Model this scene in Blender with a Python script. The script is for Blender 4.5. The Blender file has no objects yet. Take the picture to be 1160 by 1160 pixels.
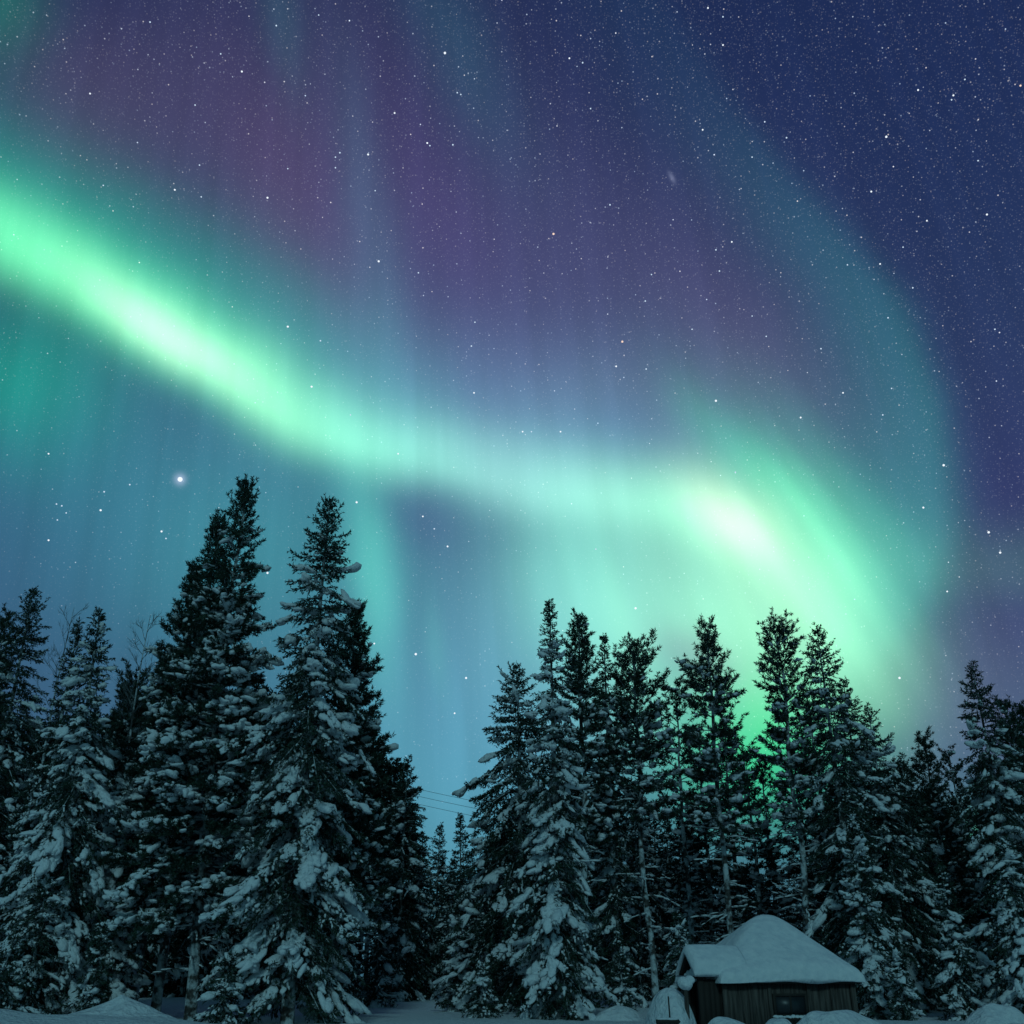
import bpy, bmesh, math, random
import numpy as np
from mathutils import Vector
R = math.radians
S = bpy.context.scene
COL = S.collection

# ------------------------------------------------------------------ camera
PITCH = R(24.35)
CAM_Z = 1.3
FPX, CPX = 1160.0, 580.0
cam_d = bpy.data.cameras.new("camera")
cam_d.sensor_width = 36.0
cam_d.lens = 36.0
cam_d.clip_start = 0.1
cam_d.clip_end = 4000
cam = bpy.data.objects.new("camera", cam_d)
COL.objects.link(cam)
cam.location = (0, 0, CAM_Z)
cam.rotation_euler = (R(90) + PITCH, 0, 0)
S.camera = cam

S.view_settings.view_transform = 'Standard'
S.view_settings.look = 'None'
S.view_settings.exposure = 0.0
S.view_settings.gamma = 1.0

# ------------------------------------------------------------------ night sky with the aurora (world, by direction)
def lin(c):
    c = c / 255.0
    return c / 12.92 if c <= 0.04045 else ((c + 0.055) / 1.055) ** 2.4
def srgb(r, g, b): return (lin(r), lin(g), lin(b))

world = bpy.data.worlds.new("World")
S.world = world
world.use_nodes = True
try:
    world.cycles.sampling_method = 'MANUAL'
    world.cycles.sample_map_resolution = 512
except Exception:
    pass
WT = world.node_tree
WT.nodes.clear()
def wn(t, **kw):
    n = WT.nodes.new(t)
    for k, v in kw.items(): setattr(n, k, v)
    return n
def put(sock, v):
    if isinstance(v, bpy.types.NodeSocket): WT.links.new(v, sock)
    else: sock.default_value = v
def M(op, a, b=None, c=None, clamp=False):
    n = wn('ShaderNodeMath', operation=op); n.use_clamp = clamp
    put(n.inputs[0], a)
    if b is not None: put(n.inputs[1], b)
    if c is not None: put(n.inputs[2], c)
    return n.outputs[0]
def V(op, a, b=None, c=None):
    n = wn('ShaderNodeVectorMath', operation=op)
    put(n.inputs[0], a)
    if b is not None: put(n.inputs[1], b)
    if c is not None: put(n.inputs[2], c)
    return n.outputs['Value'] if op in ('DOT_PRODUCT', 'LENGTH') else n.outputs['Vector']
def smooth(x, a, b, lo=0.0, hi=1.0):
    n = wn('ShaderNodeMapRange', interpolation_type='SMOOTHSTEP')
    put(n.inputs['Value'], x)
    for k, v in (('From Min', a), ('From Max', b), ('To Min', lo), ('To Max', hi)): n.inputs[k].default_value = v
    return n.outputs['Result']
def fcurve(x, pts, x0, x1, y0, y1):
    """smooth curve y(x) through pts"""
    t = M('DIVIDE', M('SUBTRACT', x, x0), x1 - x0, clamp=True)
    n = wn('ShaderNodeFloatCurve')
    c = n.mapping.curves[0]
    ps = [((px - x0) / (x1 - x0), (py - y0) / (y1 - y0)) for px, py in pts]
    while len(c.points) < len(ps): c.points.new(0.5, 0.5)
    for p, q in zip(c.points, ps): p.location = q; p.handle_type = 'AUTO'
    n.mapping.use_clip = False
    n.mapping.update()
    put(n.inputs['Value'], t)
    return M('MULTIPLY_ADD', n.outputs[0], y1 - y0, y0)
def ramp(x, stops, x0, x1):
    t = M('DIVIDE', M('SUBTRACT', x, x0), x1 - x0, clamp=True)
    n = wn('ShaderNodeValToRGB'); cr = n.color_ramp; cr.interpolation = 'B_SPLINE'
    while len(cr.elements) < len(stops): cr.elements.new(0.5)
    for e, (px, col) in zip(cr.elements, sorted(stops, key=lambda s: s[0])):
        e.position = (px - x0) / (x1 - x0)
    for e, (px, col) in zip(cr.elements, sorted(stops, key=lambda s: s[0])):
        e.color = (*col, 1)
    put(n.inputs[0], t)
    return n.outputs[0]

DIR = wn('ShaderNodeTexCoord').outputs['Generated']
AX_R, AX_F, AX_U = (1, 0, 0), (0, math.cos(PITCH), math.sin(PITCH)), (0, -math.sin(PITCH), math.cos(PITCH))
df = V('DOT_PRODUCT', DIR, AX_F)
fw = M('MAXIMUM', df, 0.12)
# gnomonic sky chart of the northern sky, 1160 chart units = one radian-tangent; centre 580,580
gx = M('MULTIPLY_ADD', M('DIVIDE', V('DOT_PRODUCT', DIR, AX_R), fw), 1160.0, 580.0)
gy = M('MULTIPLY_ADD', M('DIVIDE', V('DOT_PRODUCT', DIR, AX_U), fw), -1160.0, 580.0)
def comb(x, y):
    n = wn('ShaderNodeCombineXYZ'); put(n.inputs[0], x); put(n.inputs[1], y); return n.outputs[0]
P0 = comb(gx, gy)
# organic wobble
nz = wn('ShaderNodeTexNoise'); nz.inputs['Scale'].default_value = 0.006; nz.inputs['Detail'].default_value = 1.5
WT.links.new(P0, nz.inputs['Vector'])
P = V('ADD', P0, V('MULTIPLY', V('SUBTRACT', nz.outputs['Color'], (0.5, 0.5, 0.5)), (34, 34, 0)))
sx = wn('ShaderNodeSeparateXYZ'); WT.links.new(P, sx.inputs[0])
X, Y = sx.outputs[0], sx.outputs[1]
FRONT = smooth(df, 0.25, 0.75)

# aurora rays: stretched noise fanning out from the magnetic zenith
q = M('DIVIDE', M('SUBTRACT', gx, 420.0), M('ADD', gy, 130.0))
rn = wn('ShaderNodeTexNoise'); rn.inputs['Scale'].default_value = 1.0; rn.inputs['Detail'].default_value = 2.0
WT.links.new(comb(M('MULTIPLY', q, 7.0), M('MULTIPLY', gy, 0.0018)), rn.inputs['Vector'])
RAY = M('MULTIPLY_ADD', M('SUBTRACT', smooth(rn.outputs['Fac'], 0.25, 0.75, 0.0, 1.0), 0.5), smooth(gx, 250.0, 620.0, 0.0, 0.34), 1.0)

rn2 = wn('ShaderNodeTexNoise'); rn2.inputs['Scale'].default_value = 1.0; rn2.inputs['Detail'].default_value = 1.0
WT.links.new(comb(M('MULTIPLY', q, 15.0), M('MULTIPLY', gy, 0.0015)), rn2.inputs['Vector'])
RAY = M('ADD', RAY, M('MULTIPLY', M('SUBTRACT', smooth(rn2.outputs['Fac'], 0.3, 0.7, 0.0, 1.0), 0.6), smooth(gx, 780.0, 940.0, 0.0, 0.20)))

rn3 = wn('ShaderNodeTexNoise'); rn3.inputs['Scale'].default_value = 1.0; rn3.inputs['Detail'].default_value = 3.0
WT.links.new(comb(M('MULTIPLY', M('DIVIDE', M('SUBTRACT', gx, 430.0), M('ADD', gy, 1500.0)), 62.0), M('MULTIPLY', gy, 0.0016)), rn3.inputs['Vector'])
RAYS_ALL = smooth(rn3.outputs['Fac'], 0.28, 0.72, 0.94, 1.06)
def gauss_fixed(cx, cy, r):
    d_ = V('MULTIPLY', V('SUBTRACT', P0, (cx, cy, 0)), (1 / r, 1 / r, 0))
    return M('POWER', 0.36788, V('DOT_PRODUCT', d_, d_))

def gauss(cx, cy, ang, wx, wy, k=1.0):
    n = wn('ShaderNodeMapping', vector_type='TEXTURE')
    put(n.inputs['Vector'], P)
    n.inputs['Location'].default_value = (cx, cy, 0)
    n.inputs['Rotation'].default_value = (0, 0, R(ang))
    n.inputs['Scale'].default_value = (wx, wy, 1)
    loc = V('MULTIPLY', n.outputs[0], (1, 1, 0))
    d2 = V('DOT_PRODUCT', loc, loc)
    if k != 1.0: d2 = M('POWER', d2, k)
    return M('POWER', 0.36788, d2)
def blobs(acc, lst):
    for b in lst:
        cx, cy, ang, wx, wy, col = b[:6]
        g = gauss(cx, cy, ang, wx, wy, b[6] if len(b) > 6 else 1.0)
        acc = V('MULTIPLY_ADD', col, g, acc)
    return acc

#SKYDATA
# moonlit air: the physical sky at a very low strength
nish = wn('ShaderNodeTexSky', sky_type='NISHITA')
nish.sun_disc = False
MOON_EL, MOON_AZ = R(32), R(182)
nish.sun_elevation = MOON_EL
nish.sun_rotation = MOON_AZ
base = V('MULTIPLY', nish.outputs[0], (0.0022, 0.0022, 0.0030))
# own night gradient
elev = wn('ShaderNodeSeparateXYZ'); WT.links.new(DIR, elev.inputs[0]); ez = elev.outputs[2]
night = ramp(ez, [(-0.2, srgb(30, 60, 75)), (0.05, srgb(56, 104, 124)), (0.2, srgb(52, 86, 118)), (0.42, srgb(44, 62, 100)),
                  (0.62, srgb(30, 46, 88)), (0.8, srgb(26, 40, 80)), (1.0, srgb(22, 34, 70))], -0.2, 1.0)
acc = V('ADD', base, night)
FAINT = blobs((0, 0, 0), [
    # mauve veil high in the middle and left
    (310, 190, 15, 250, 260, (.034, .024, .036)),
    (470, 330, 25, 170, 190, (.018, .010, .034)),
    (700, 330, 20, 230, 170, (.034, .028, .050)),
    (860, 400, 40, 130, 70, (.026, .014, .026)),
    (480, 200, 65, 170, 46, (.007, .000, .008)),
    (600, 465, 8, 250, 90, (.055, .085, .150)),
    (1130, 650, 10, 110, 170, (.004, -.026, -.010)),
    (1080, 800, 0, 130, 110, (.040, .028, .035)),
    (330, 230, 68, 170, 70, (.024, .006, .012)),
    # green corner, upper left
    (-5, 0, 0, 55, 75, (-.005, .090, .025)),
    (90, 120, 30, 130, 110, (.030, .018, .022)),
    (320, 20, 83, 90, 22, (.000, .030, .024)),
    (520, 60, 62, 140, 42, (.000, .030, .030)),
    (420, 250, 80, 170, 26, (.006, .038, .042)),
    (440, 420, 75, 130, 40, (.006, .030, .030)),
    # lower left teal
    (20, 430, 10, 115, 95, (-.012, .200, .080)),
    (160, 560, 0, 260, 170, (.008, .075, .098)),
    (300, 620, 0, 190, 140, (.012, .125, .090)),
    # gap between the groups of trees
    (480, 900, 0, 190, 150, (.034, .165, .190)),
    (590, 740, 0, 170, 170, (.050, .140, .190)),
])
acc = V('MULTIPLY', V('ADD', acc, FAINT), RAYS_ALL)
# outer faint arc on the right
arcx = fcurve(Y, [(-60, 700), (60, 770), (180, 860), (280, 945), (380, 1012), (470, 1045), (560, 1052), (650, 1035), (740, 985)], -60, 800, 600, 1100)
dx = M('SUBTRACT', X, arcx)
wout = M('ADD', 34.0, M('MULTIPLY', M('LESS_THAN', dx, 0.0), 50.0))
e = M('DIVIDE', dx, wout)
prof = M('POWER', 0.36788, M('MULTIPLY', e, e))
acc = V('MULTIPLY_ADD', ramp(Y, [(-60, (0, .006, .008)), (120, (.002, .012, .018)), (250, (.003, .046, .044)), (380, (.006, .082, .068)), (500, (.010, .105, .090)),
                                 (620, (.018, .165, .130)), (720, (.010, .120, .080)), (800, (0, .0, .0))], -60, 800), prof, acc)
# main band
crest = fcurve(X, [(-100, 205), (0, 266), (60, 300), (120, 338), (180, 376), (240, 416), (300, 452), (360, 484), (430, 509), (500, 526), (560, 538), (640, 552), (720, 566), (800, 584), (880, 625)],
               -100, 900, 150, 700)
d = M('SUBTRACT', Y, crest)
below = M('GREATER_THAN', d, 0.0)
wup = fcurve(X, [(-100, 60), (100, 54), (250, 58), (400, 52), (550, 50), (700, 52), (900, 46)], -100, 900, 0, 120)
wdn = fcurve(X, [(-100, 46), (100, 44), (250, 38), (400, 36), (550, 34), (700, 38), (900, 40)], -100, 900, 0, 120)
w = M('ADD', M('MULTIPLY', wdn, below), M('MULTIPLY', wup, M('SUBTRACT', 1.0, below)))
e = M('DIVIDE', d, w)
prof = M('POWER', 0.36788, M('MULTIPLY', e, e))
band = ramp(X, [(-100, (.03, .55, .18)), (0, (.15, .80, .32)), (80, (.16, .88, .34)), (150, (.16, .92, .36)), (200, (.18, .94, .38)), (250, (.20, .90, .34)), (310, (.24, .78, .30)),
                (380, (.20, .66, .34)), (470, (.20, .56, .36)), (560, (.19, .42, .32)), (650, (.17, .38, .27)), (740, (.18, .50, .28)), (820, (.12, .4, .18)), (900, (0, 0, 0))], -100, 900)
acc = V('MULTIPLY_ADD', V('MULTIPLY', band, RAYS_ALL), prof, acc)
# soft halo round the planet, its glow painted into the sky colour
acc = V('MULTIPLY_ADD', (.26, .24, .34), gauss_fixed(204, 543, 6.5), acc)
# teal skirt above the band
GLOW = blobs((0, 0, 0), [
    (40, 222, 32, 200, 68, (-.010, .180, .105)),
    (280, 362, 33, 180, 80, (-.010, .140, .080)),
    (440, 460, 15, 180, 90, (.010, .080, .065)),
    (185, 378, 34, 105, 25, (.42, .25, .26)),
    # bright fold on the right
    (828, 586, 35, 54, 28, (.36, .20, .18)),
    (862, 618, 48, 110, 40, (.16, .30, .15)),
    (912, 668, 58, 140, 66, (.19, .38, .20)),
    (866, 540, 48, 105, 30, (.00, .26, .09)),
    (945, 600, 55, 130, 60, (.00, .20, .10)),
    (770, 665, 80, 150, 160, (.17, .47, .29)),
    (650, 640, 82, 130, 70, (.07, .26, .17)),
    (850, 730, 10, 150, 80, (.16, .40, .19)),
    (970, 705, 64, 110, 46, (.06, .28, .14)),
    (720, 500, 0, 140, 40, (-.03, -.06, .00)),
    (862, 845, 0, 95, 80, (-.02, .46, .05)),
    (1105, 985, 0, 40, 60, (.02, .30, .05)),
    # small pale columns under the band
    (418, 655, 80, 115, 30, (.05, .30, .20)),
    (497, 735, 80, 55, 14, (.010, .060, .030)),
])
GLOW = V('MULTIPLY', GLOW, RAY)
acc = V('ADD', acc, GLOW)
# small hazy galaxy
acc = V('MULTIPLY_ADD', (.10, .11, .15), gauss(756, 200, 68, 7, 2.6), acc)
# dark gaps
DK = gauss(478, 592, 60, 52, 42)
DK2 = gauss(790, 745, 20, 55, 32)
acc = V('MULTIPLY', acc, M('SUBTRACT', 1.0, M('ADD', M('MULTIPLY', DK, 0.10), M('MULTIPLY', DK2, 0.26))))
acc = V('MULTIPLY_ADD', (.010, -.022, .016), DK, acc)
acc = V('MULTIPLY_ADD', (.050, -.01, .060), DK2, acc)
# the rest of the sky, away from the display
back = ramp(ez, [(-0.2, (.006, .022, .028)), (0.0, (.022, .095, .115)), (0.3, (.026, .105, .130)), (0.7, (.022, .075, .105)), (1.0, (.016, .040, .085))], -0.2, 1.0)
mx = wn('ShaderNodeMix', data_type='RGBA')
put(mx.inputs['Factor'], FRONT); put(mx.inputs['A'], back); put(mx.inputs['B'], acc)
sky_col = mx.outputs['Result']
# star field: cells of the celestial sphere that hold a faint star
def star_layer(scale, rad, keep, gain, seed):
    off = V('ADD', DIR, (seed, seed * 1.7, seed * 0.3))
    vo = wn('ShaderNodeTexVoronoi', feature='F1', voronoi_dimensions='3D')
    vo.inputs['Scale'].default_value = scale
    WT.links.new(off, vo.inputs['Vector'])
    sp = wn('ShaderNodeSeparateColor'); WT.links.new(vo.outputs['Color'], sp.inputs[0])
    b = M('DIVIDE', M('SUBTRACT', sp.outputs[0], 1 - keep), keep, clamp=True)
    b = M('MULTIPLY', M('POWER', b, 3.0), gain)
    f = smooth(vo.outputs['Distance'], rad, rad * 0.35)
    tint = wn('ShaderNodeMix', data_type='RGBA')
    put(tint.inputs['Factor'], sp.outputs[1]); tint.inputs['A'].default_value = (.62, .80, 1, 1); tint.inputs['B'].default_value = (1, .90, .82, 1)
    return tint.outputs["Result"], M("MULTIPLY", b, f)
def add_stars(acc, args):
    tint, val = star_layer(*args)
    val = M('MULTIPLY', val, DENS)
    return V('MULTIPLY_ADD', tint, val, acc)
DENS = M('MULTIPLY', M('MAXIMUM', M('MULTIPLY_ADD', gx, 0.0005, M('MULTIPLY_ADD', gy, -0.0010, 1.05)), 0.16), FRONT)
st = add_stars((0, 0, 0), (230, 0.185, 0.9, 0.48, 3.1))
st = add_stars(st, (120, 0.095, 0.7, 1.0, 7.7))
st = add_stars(st, (360, 0.27, 0.9, 0.17, 5.3))
st = add_stars(st, (640, 0.50, 1.0, 0.055, 9.1))
sky_col = V('ADD', sky_col, st)
bg = wn('ShaderNodeBackground'); put(bg.inputs['Color'], sky_col); bg.inputs['Strength'].default_value = 1.0
out = wn('ShaderNodeOutputWorld'); WT.links.new(bg.outputs[0], out.inputs[0])

# ------------------------------------------------------------------ weak moonlight from behind the camera
ml = bpy.data.lights.new("moonlight", 'SUN')
ml.energy = 0.46; ml.angle = R(7); ml.color = (0.42, 0.90, 0.98)
mo = bpy.data.objects.new("moonlight", ml); COL.objects.link(mo)
mo.rotation_euler = Vector((-math.sin(MOON_AZ) * math.cos(MOON_EL), -math.cos(MOON_AZ) * math.cos(MOON_EL), -math.sin(MOON_EL))).to_track_quat('-Z', 'Y').to_euler()
# ------------------------------------------------------------------ helpers
rng = np.random.default_rng(7)
def nrm(v):
    v = np.asarray(v, float)
    return v / np.maximum(np.linalg.norm(v, axis=-1, keepdims=True), 1e-9)
class Geo:
    """collects vertices and faces of one mesh"""
    def __init__(self): self.v = []; self.q = []; self.t = []; self.n = 0
    def quads(self, v, f): self.v.append(v); self.q.append(f + self.n); self.n += len(v)
    def tris(self, v, f): self.v.append(v); self.t.append(f + self.n); self.n += len(v)
    def build(self, name, mat, parent=None, smooth=True):
        me = bpy.data.meshes.new(name)
        v = np.concatenate(self.v) if self.v else np.zeros((0, 3))
        q = np.concatenate(self.q) if self.q else np.zeros((0, 4), int)
        t = np.concatenate(self.t) if self.t else np.zeros((0, 3), int)
        me.vertices.add(len(v)); me.vertices.foreach_set('co', v.astype(np.float32).ravel())
        nl = len(q) * 4 + len(t) * 3
        me.loops.add(nl)
        me.loops.foreach_set('vertex_index', np.concatenate([q.ravel(), t.ravel()]).astype(np.int32))
        me.polygons.add(len(q) + len(t))
        st_ = np.concatenate([np.arange(len(q)) * 4, len(q) * 4 + np.arange(len(t)) * 3]).astype(np.int32)
        me.polygons.foreach_set('loop_start', st_)
        me.update(calc_edges=True); me.validate()
        me.polygons.foreach_set('use_smooth', np.full(len(me.polygons), smooth))
        me.materials.append(mat)
        o = bpy.data.objects.new(name, me); COL.objects.link(o); o.parent = parent
        return o
def empty(name, loc, label, cat, group=None, rz=0.0):
    o = bpy.data.objects.new(name, None); COL.objects.link(o)
    o.location = loc; o.rotation_euler = (0, 0, rz); o.empty_display_size = 0.3
    return tag(o, label, cat, group)
def tag(o, label=None, cat=None, group=None, kind=None):
    if label: o['label'] = label
    if cat: o['category'] = cat
    if group: o['group'] = group
    if kind: o['kind'] = kind
    return o

def ico(sub):
    bm = bmesh.new(); bmesh.ops.create_icosphere(bm, subdivisions=sub, radius=1.0)
    bm.verts.ensure_lookup_table()
    v = np.array([p.co[:] for p in bm.verts]); f = np.array([[p.index for p in q.verts] for q in bm.faces]); bm.free()
    return v, f
ICO = {k: ico(k) for k in (1, 2, 3)}
def frames(d):
    """unit frames (along, side, up) for directions d; up leans to +z"""
    d = nrm(d)
    s = np.cross(d, (0, 0, 1.0)); bad = np.linalg.norm(s, axis=-1) < 1e-3; s[bad] = (1, 0, 0); s = nrm(s)
    return d, s, nrm(np.cross(s, d))
def lumps(g, pos, d, a, b, c, sub, rg, rough=0.28):
    """rounded snow pillows: half axes a along d, b across, c up"""
    n = len(pos)
    if n == 0: return
    v, f = ICO[sub]
    D, Sd, U = frames(d)
    k = rg.normal(size=(n, 2, 3)) * 1.7; ph = rg.uniform(0, 6.28, (n, 2))
    w = np.sin(np.einsum('nkj,vj->nkv', k, v) + ph[:, :, None]).sum(1) * rough * 0.5 + 1.0
    k2 = rg.normal(size=(n, 3)) * 4.5; w = w + np.sin(np.einsum('nj,vj->nv', k2, v) + ph[:, :1] * 3) * rough * .22
    L = v[None] * w[:, :, None]
    L = L * np.stack([a, b, c], 1)[:, None, :]
    P = pos[:, None] + L[..., 0:1] * D[:, None] + L[..., 1:2] * Sd[:, None] + L[..., 2:3] * U[:, None]
    F = f[None] + (np.arange(n) * len(v))[:, None, None]
    g.tris(P.reshape(-1, 3), F.reshape(-1, 3))
def leaves(g, pos, d, l, w, rg):
    """needle sprays: one narrow kite per entry"""
    n = len(pos)
    if n == 0: return
    d = nrm(d); s = nrm(np.cross(d, rg.normal(size=(n, 3))))
    mid = pos + d * (l * 0.42)[:, None]
    V_ = np.stack([pos, mid + s * (w * .5)[:, None], pos + d * l[:, None], mid - s * (w * .5)[:, None]], 1).reshape(-1, 3)
    g.quads(V_, np.arange(n * 4).reshape(-1, 4))
def tube(g, pts, rad, n=6, cap=True):
    pts = np.asarray(pts, float); rad = np.asarray(rad, float)
    t = np.gradient(pts, axis=0); t = nrm(t)
    ref = np.array((0.31, 0.17, 1.0)) if abs(t[:, 2]).mean() < .8 else np.array((1.0, 0.13, 0))
    s = nrm(np.cross(t, ref)); u = np.cross(s, t)
    an = np.arange(n) * 2 * np.pi / n
    ring = pts[:, None] + rad[:, None, None] * (np.cos(an)[None, :, None] * s[:, None] + np.sin(an)[None, :, None] * u[:, None])
    m = len(pts); i = np.arange(m - 1)[:, None] * n; j = np.arange(n)[None]; jn = (j + 1) % n
    q = np.stack([i + j, i + jn, i + n + jn, i + n + j], -1).reshape(-1, 4)
    g.quads(ring.reshape(-1, 3), q)
    if cap:
        g.tris(np.concatenate([ring[-1], pts[-1:] + t[-1:] * rad[-1]]), np.stack([np.arange(n), (np.arange(n) + 1) % n, np.full(n, n)], 1))
def rot_z(v, a):
    c, s = math.cos(a), math.sin(a)
    return np.stack([v[..., 0] * c - v[..., 1] * s, v[..., 0] * s + v[..., 1] * c, v[..., 2]], -1)

# ------------------------------------------------------------------ materials
def mat(name, col, rough=0.8, build=None, spec=0.2):
    m = bpy.data.materials.new(name); m.use_nodes = True
    nt = m.node_tree; b = nt.nodes['Principled BSDF']
    b.inputs['Base Color'].default_value = (*col, 1); b.inputs['Roughness'].default_value = rough
    b.inputs['Specular IOR Level'].default_value = spec
    if build: build(nt, b)
    return m
def nd(nt, t, **kw):
    n = nt.nodes.new(t)
    for k, v in kw.items():
        if hasattr(n, k): setattr(n, k, v)
        else: n.inputs[k].default_value = v
    return n
def noise(nt, scale, detail=3, vec=None, coord='Object'):
    tc = nd(nt, 'ShaderNodeTexCoord'); n = nd(nt, 'ShaderNodeTexNoise'); n.inputs['Scale'].default_value = scale; n.inputs['Detail'].default_value = detail
    nt.links.new(tc.outputs[coord], n.inputs['Vector']); return n
def ramp2(nt, fac, stops):
    r = nd(nt, 'ShaderNodeValToRGB'); cr = r.color_ramp
    while len(cr.elements) < len(stops): cr.elements.new(.5)
    for e_, (p, c) in zip(cr.elements, stops): e_.position = p; e_.color = (*c, 1)
    nt.links.new(fac, r.inputs[0]); return r.outputs[0]
def bump(nt, b, h, strength, dist):
    bp = nd(nt, 'ShaderNodeBump'); bp.inputs['Strength'].default_value = strength; bp.inputs['Distance'].default_value = dist
    nt.links.new(h, bp.inputs['Height']); nt.links.new(bp.outputs[0], b.inputs['Normal'])
def b_snow(sc, st, ds):
    def f(nt, b):
        n = noise(nt, sc, 6)
        nt.links.new(ramp2(nt, n.outputs['Fac'], [(.3, (.66, .71, .76)), (.7, (.82, .84, .86))]), b.inputs['Base Color'])
        bump(nt, b, n.outputs['Fac'], st, ds)
    return f
SNOW = mat("snow_on_branches", (.78, .82, .86), .75, b_snow(14, .8, .05))
SNOW_ROOF = mat("snow_on_roof", (.8, .83, .86), .7, b_snow(5, .6, .10))
SNOW_GROUND = mat("snow_on_ground", (.78, .82, .86), .7, b_snow(6.0, .9, .16))
def b_needle(lo, hi, frost, edge):
    def f(nt, b):
        n = noise(nt, 1.7, 3); n2 = noise(nt, 5.5, 4)
        c1 = ramp2(nt, n.outputs['Fac'], [(.35, lo), (.65, hi)])
        k = ramp2(nt, n2.outputs['Fac'], [(edge, (0, 0, 0)), (edge + .14, (1, 1, 1))])
        mx_ = nd(nt, 'ShaderNodeMix', data_type='RGBA'); nt.links.new(k, mx_.inputs['Factor']); nt.links.new(c1, mx_.inputs['A']); mx_.inputs['B'].default_value = (*frost, 1)
        nt.links.new(mx_.outputs['Result'], b.inputs['Base Color'])
    return f
FR = (.17, .21, .22)
NEEDLE = mat("spruce_needles", (.03, .06, .04), .75, b_needle((.012, .028, .020), (.030, .060, .042), FR, .56))
PINE = mat("pine_needles", (.03, .06, .04), .75, b_needle((.014, .032, .022), (.034, .066, .046), FR, .58))
DARKN = mat("dark_conifer_needles", (.02, .04, .03), .8, b_needle((.008, .020, .015), (.020, .042, .030), (.10, .13, .135), .60))
def b_bark(nt, b):
    n = noise(nt, 9.0, 6); n2 = noise(nt, 3.2, 5)
    c1 = ramp2(nt, n.outputs['Fac'], [(.35, (.035, .032, .030)), (.7, (.11, .105, .10))])
    frost = ramp2(nt, n2.outputs['Fac'], [(.44, (0, 0, 0)), (.56, (1, 1, 1))])
    mx_ = nd(nt, 'ShaderNodeMix', data_type='RGBA'); nt.links.new(frost, mx_.inputs['Factor']); nt.links.new(c1, mx_.inputs['A'])
    mx_.inputs['B'].default_value = (.55, .60, .63, 1)
    nt.links.new(mx_.outputs['Result'], b.inputs['Base Color']); bump(nt, b, n.outputs['Fac'], 1.0, .08)
BARK = mat("frosted_bark", (.08, .07, .06), .9, b_bark)
def b_wood(nt, b):
    tc = nd(nt, 'ShaderNodeTexCoord'); mp = nd(nt, 'ShaderNodeMapping'); mp.inputs['Scale'].default_value = (9, 9, .8)
    nt.links.new(tc.outputs['Object'], mp.inputs['Vector'])
    n = nd(nt, 'ShaderNodeTexNoise'); n.inputs['Scale'].default_value = 2.0; n.inputs['Detail'].default_value = 5
    nt.links.new(mp.outputs[0], n.inputs['Vector'])
    nt.links.new(ramp2(nt, n.outputs['Fac'], [(.3, (.030, .026, .024)), (.7, (.12, .105, .095))]), b.inputs['Base Color'])
    bump(nt, b, n.outputs['Fac'], .6, .02)
WOOD = mat("weathered_log_wood", (.1, .08, .07), .85, b_wood)
DARKWOOD = mat("dark_tarred_wood", (.035, .03, .027), .8, b_wood and None)
GLASS = mat("dark_window_glass", (.02, .025, .03), .4, None, .5)
METAL = mat("dark_metal", (.05, .05, .055), .5)
STONE = mat("dark_stone", (.06, .06, .06), .9)

# ------------------------------------------------------------------ ground
def vnoise(x, y, s, seed):
    r = np.random.default_rng(seed); k = r.normal(size=(7, 2)) / s; ph = r.uniform(0, 6.28, 7)
    return sum(np.sin(k[i, 0] * x + k[i, 1] * y + ph[i]) for i in range(7)) / 7 * 1.9
def ground_h(x, y):
    x = np.asarray(x, float); y = np.asarray(y, float)
    h = 0.10 * vnoise(x, y, 6.0, 3) + 0.05 * vnoise(x, y, 1.6, 5) + 0.018 * vnoise(x, y, .5, 6)
    r = np.hypot(x, y)
    h = h * np.clip((r - 3) / 10, 0, 1)
    h = h + (.34 + .10 * vnoise(x, y, 1.3, 61) + .05 * vnoise(x, y, .45, 62)) * np.exp(-((y - 27.5) / 2.6) ** 2) * np.clip((-x - 6.0) / 2.5, 0, 1)
    h = h + 0.25 * np.clip((y - 38) / 12, 0, 1)          # forest floor sits a little higher
    return h
def gh(x, y): return float(ground_h(x, y))
cp, sp_ = math.cos(PITCH), math.sin(PITCH)
def at(px, py, Yw):
    """point of the line of sight through photo position (px,py) at ground distance Yw"""
    a, b = (px - 580) / FPX, (580 - py) / FPX
    d = np.array((a, cp - b * sp_, sp_ + b * cp)); d = d * (Yw / d[1])
    return d[0], Yw, CAM_Z + d[2]
def ground_sheet():
    xs = np.unique(np.concatenate([np.linspace(-700, -45, 24), np.arange(-45, 45, .35), np.linspace(45, 700, 24)]))
    ys = np.unique(np.concatenate([np.linspace(-120, 16, 20), np.arange(16, 62, .35), np.linspace(62, 1200, 34)]))
    gx_, gy_ = np.meshgrid(xs, ys); z = ground_h(gx_, gy_)
    g = Geo(); nx, ny = len(xs), len(ys)
    i = np.arange(ny - 1)[:, None] * nx + np.arange(nx - 1)[None]
    g.quads(np.stack([gx_, gy_, z], -1).reshape(-1, 3), np.stack([i, i + 1, i + nx + 1, i + nx], -1).reshape(-1, 4))
    return tag(g.build("snow_ground", SNOW_GROUND), kind='structure')
ground_sheet()

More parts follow.
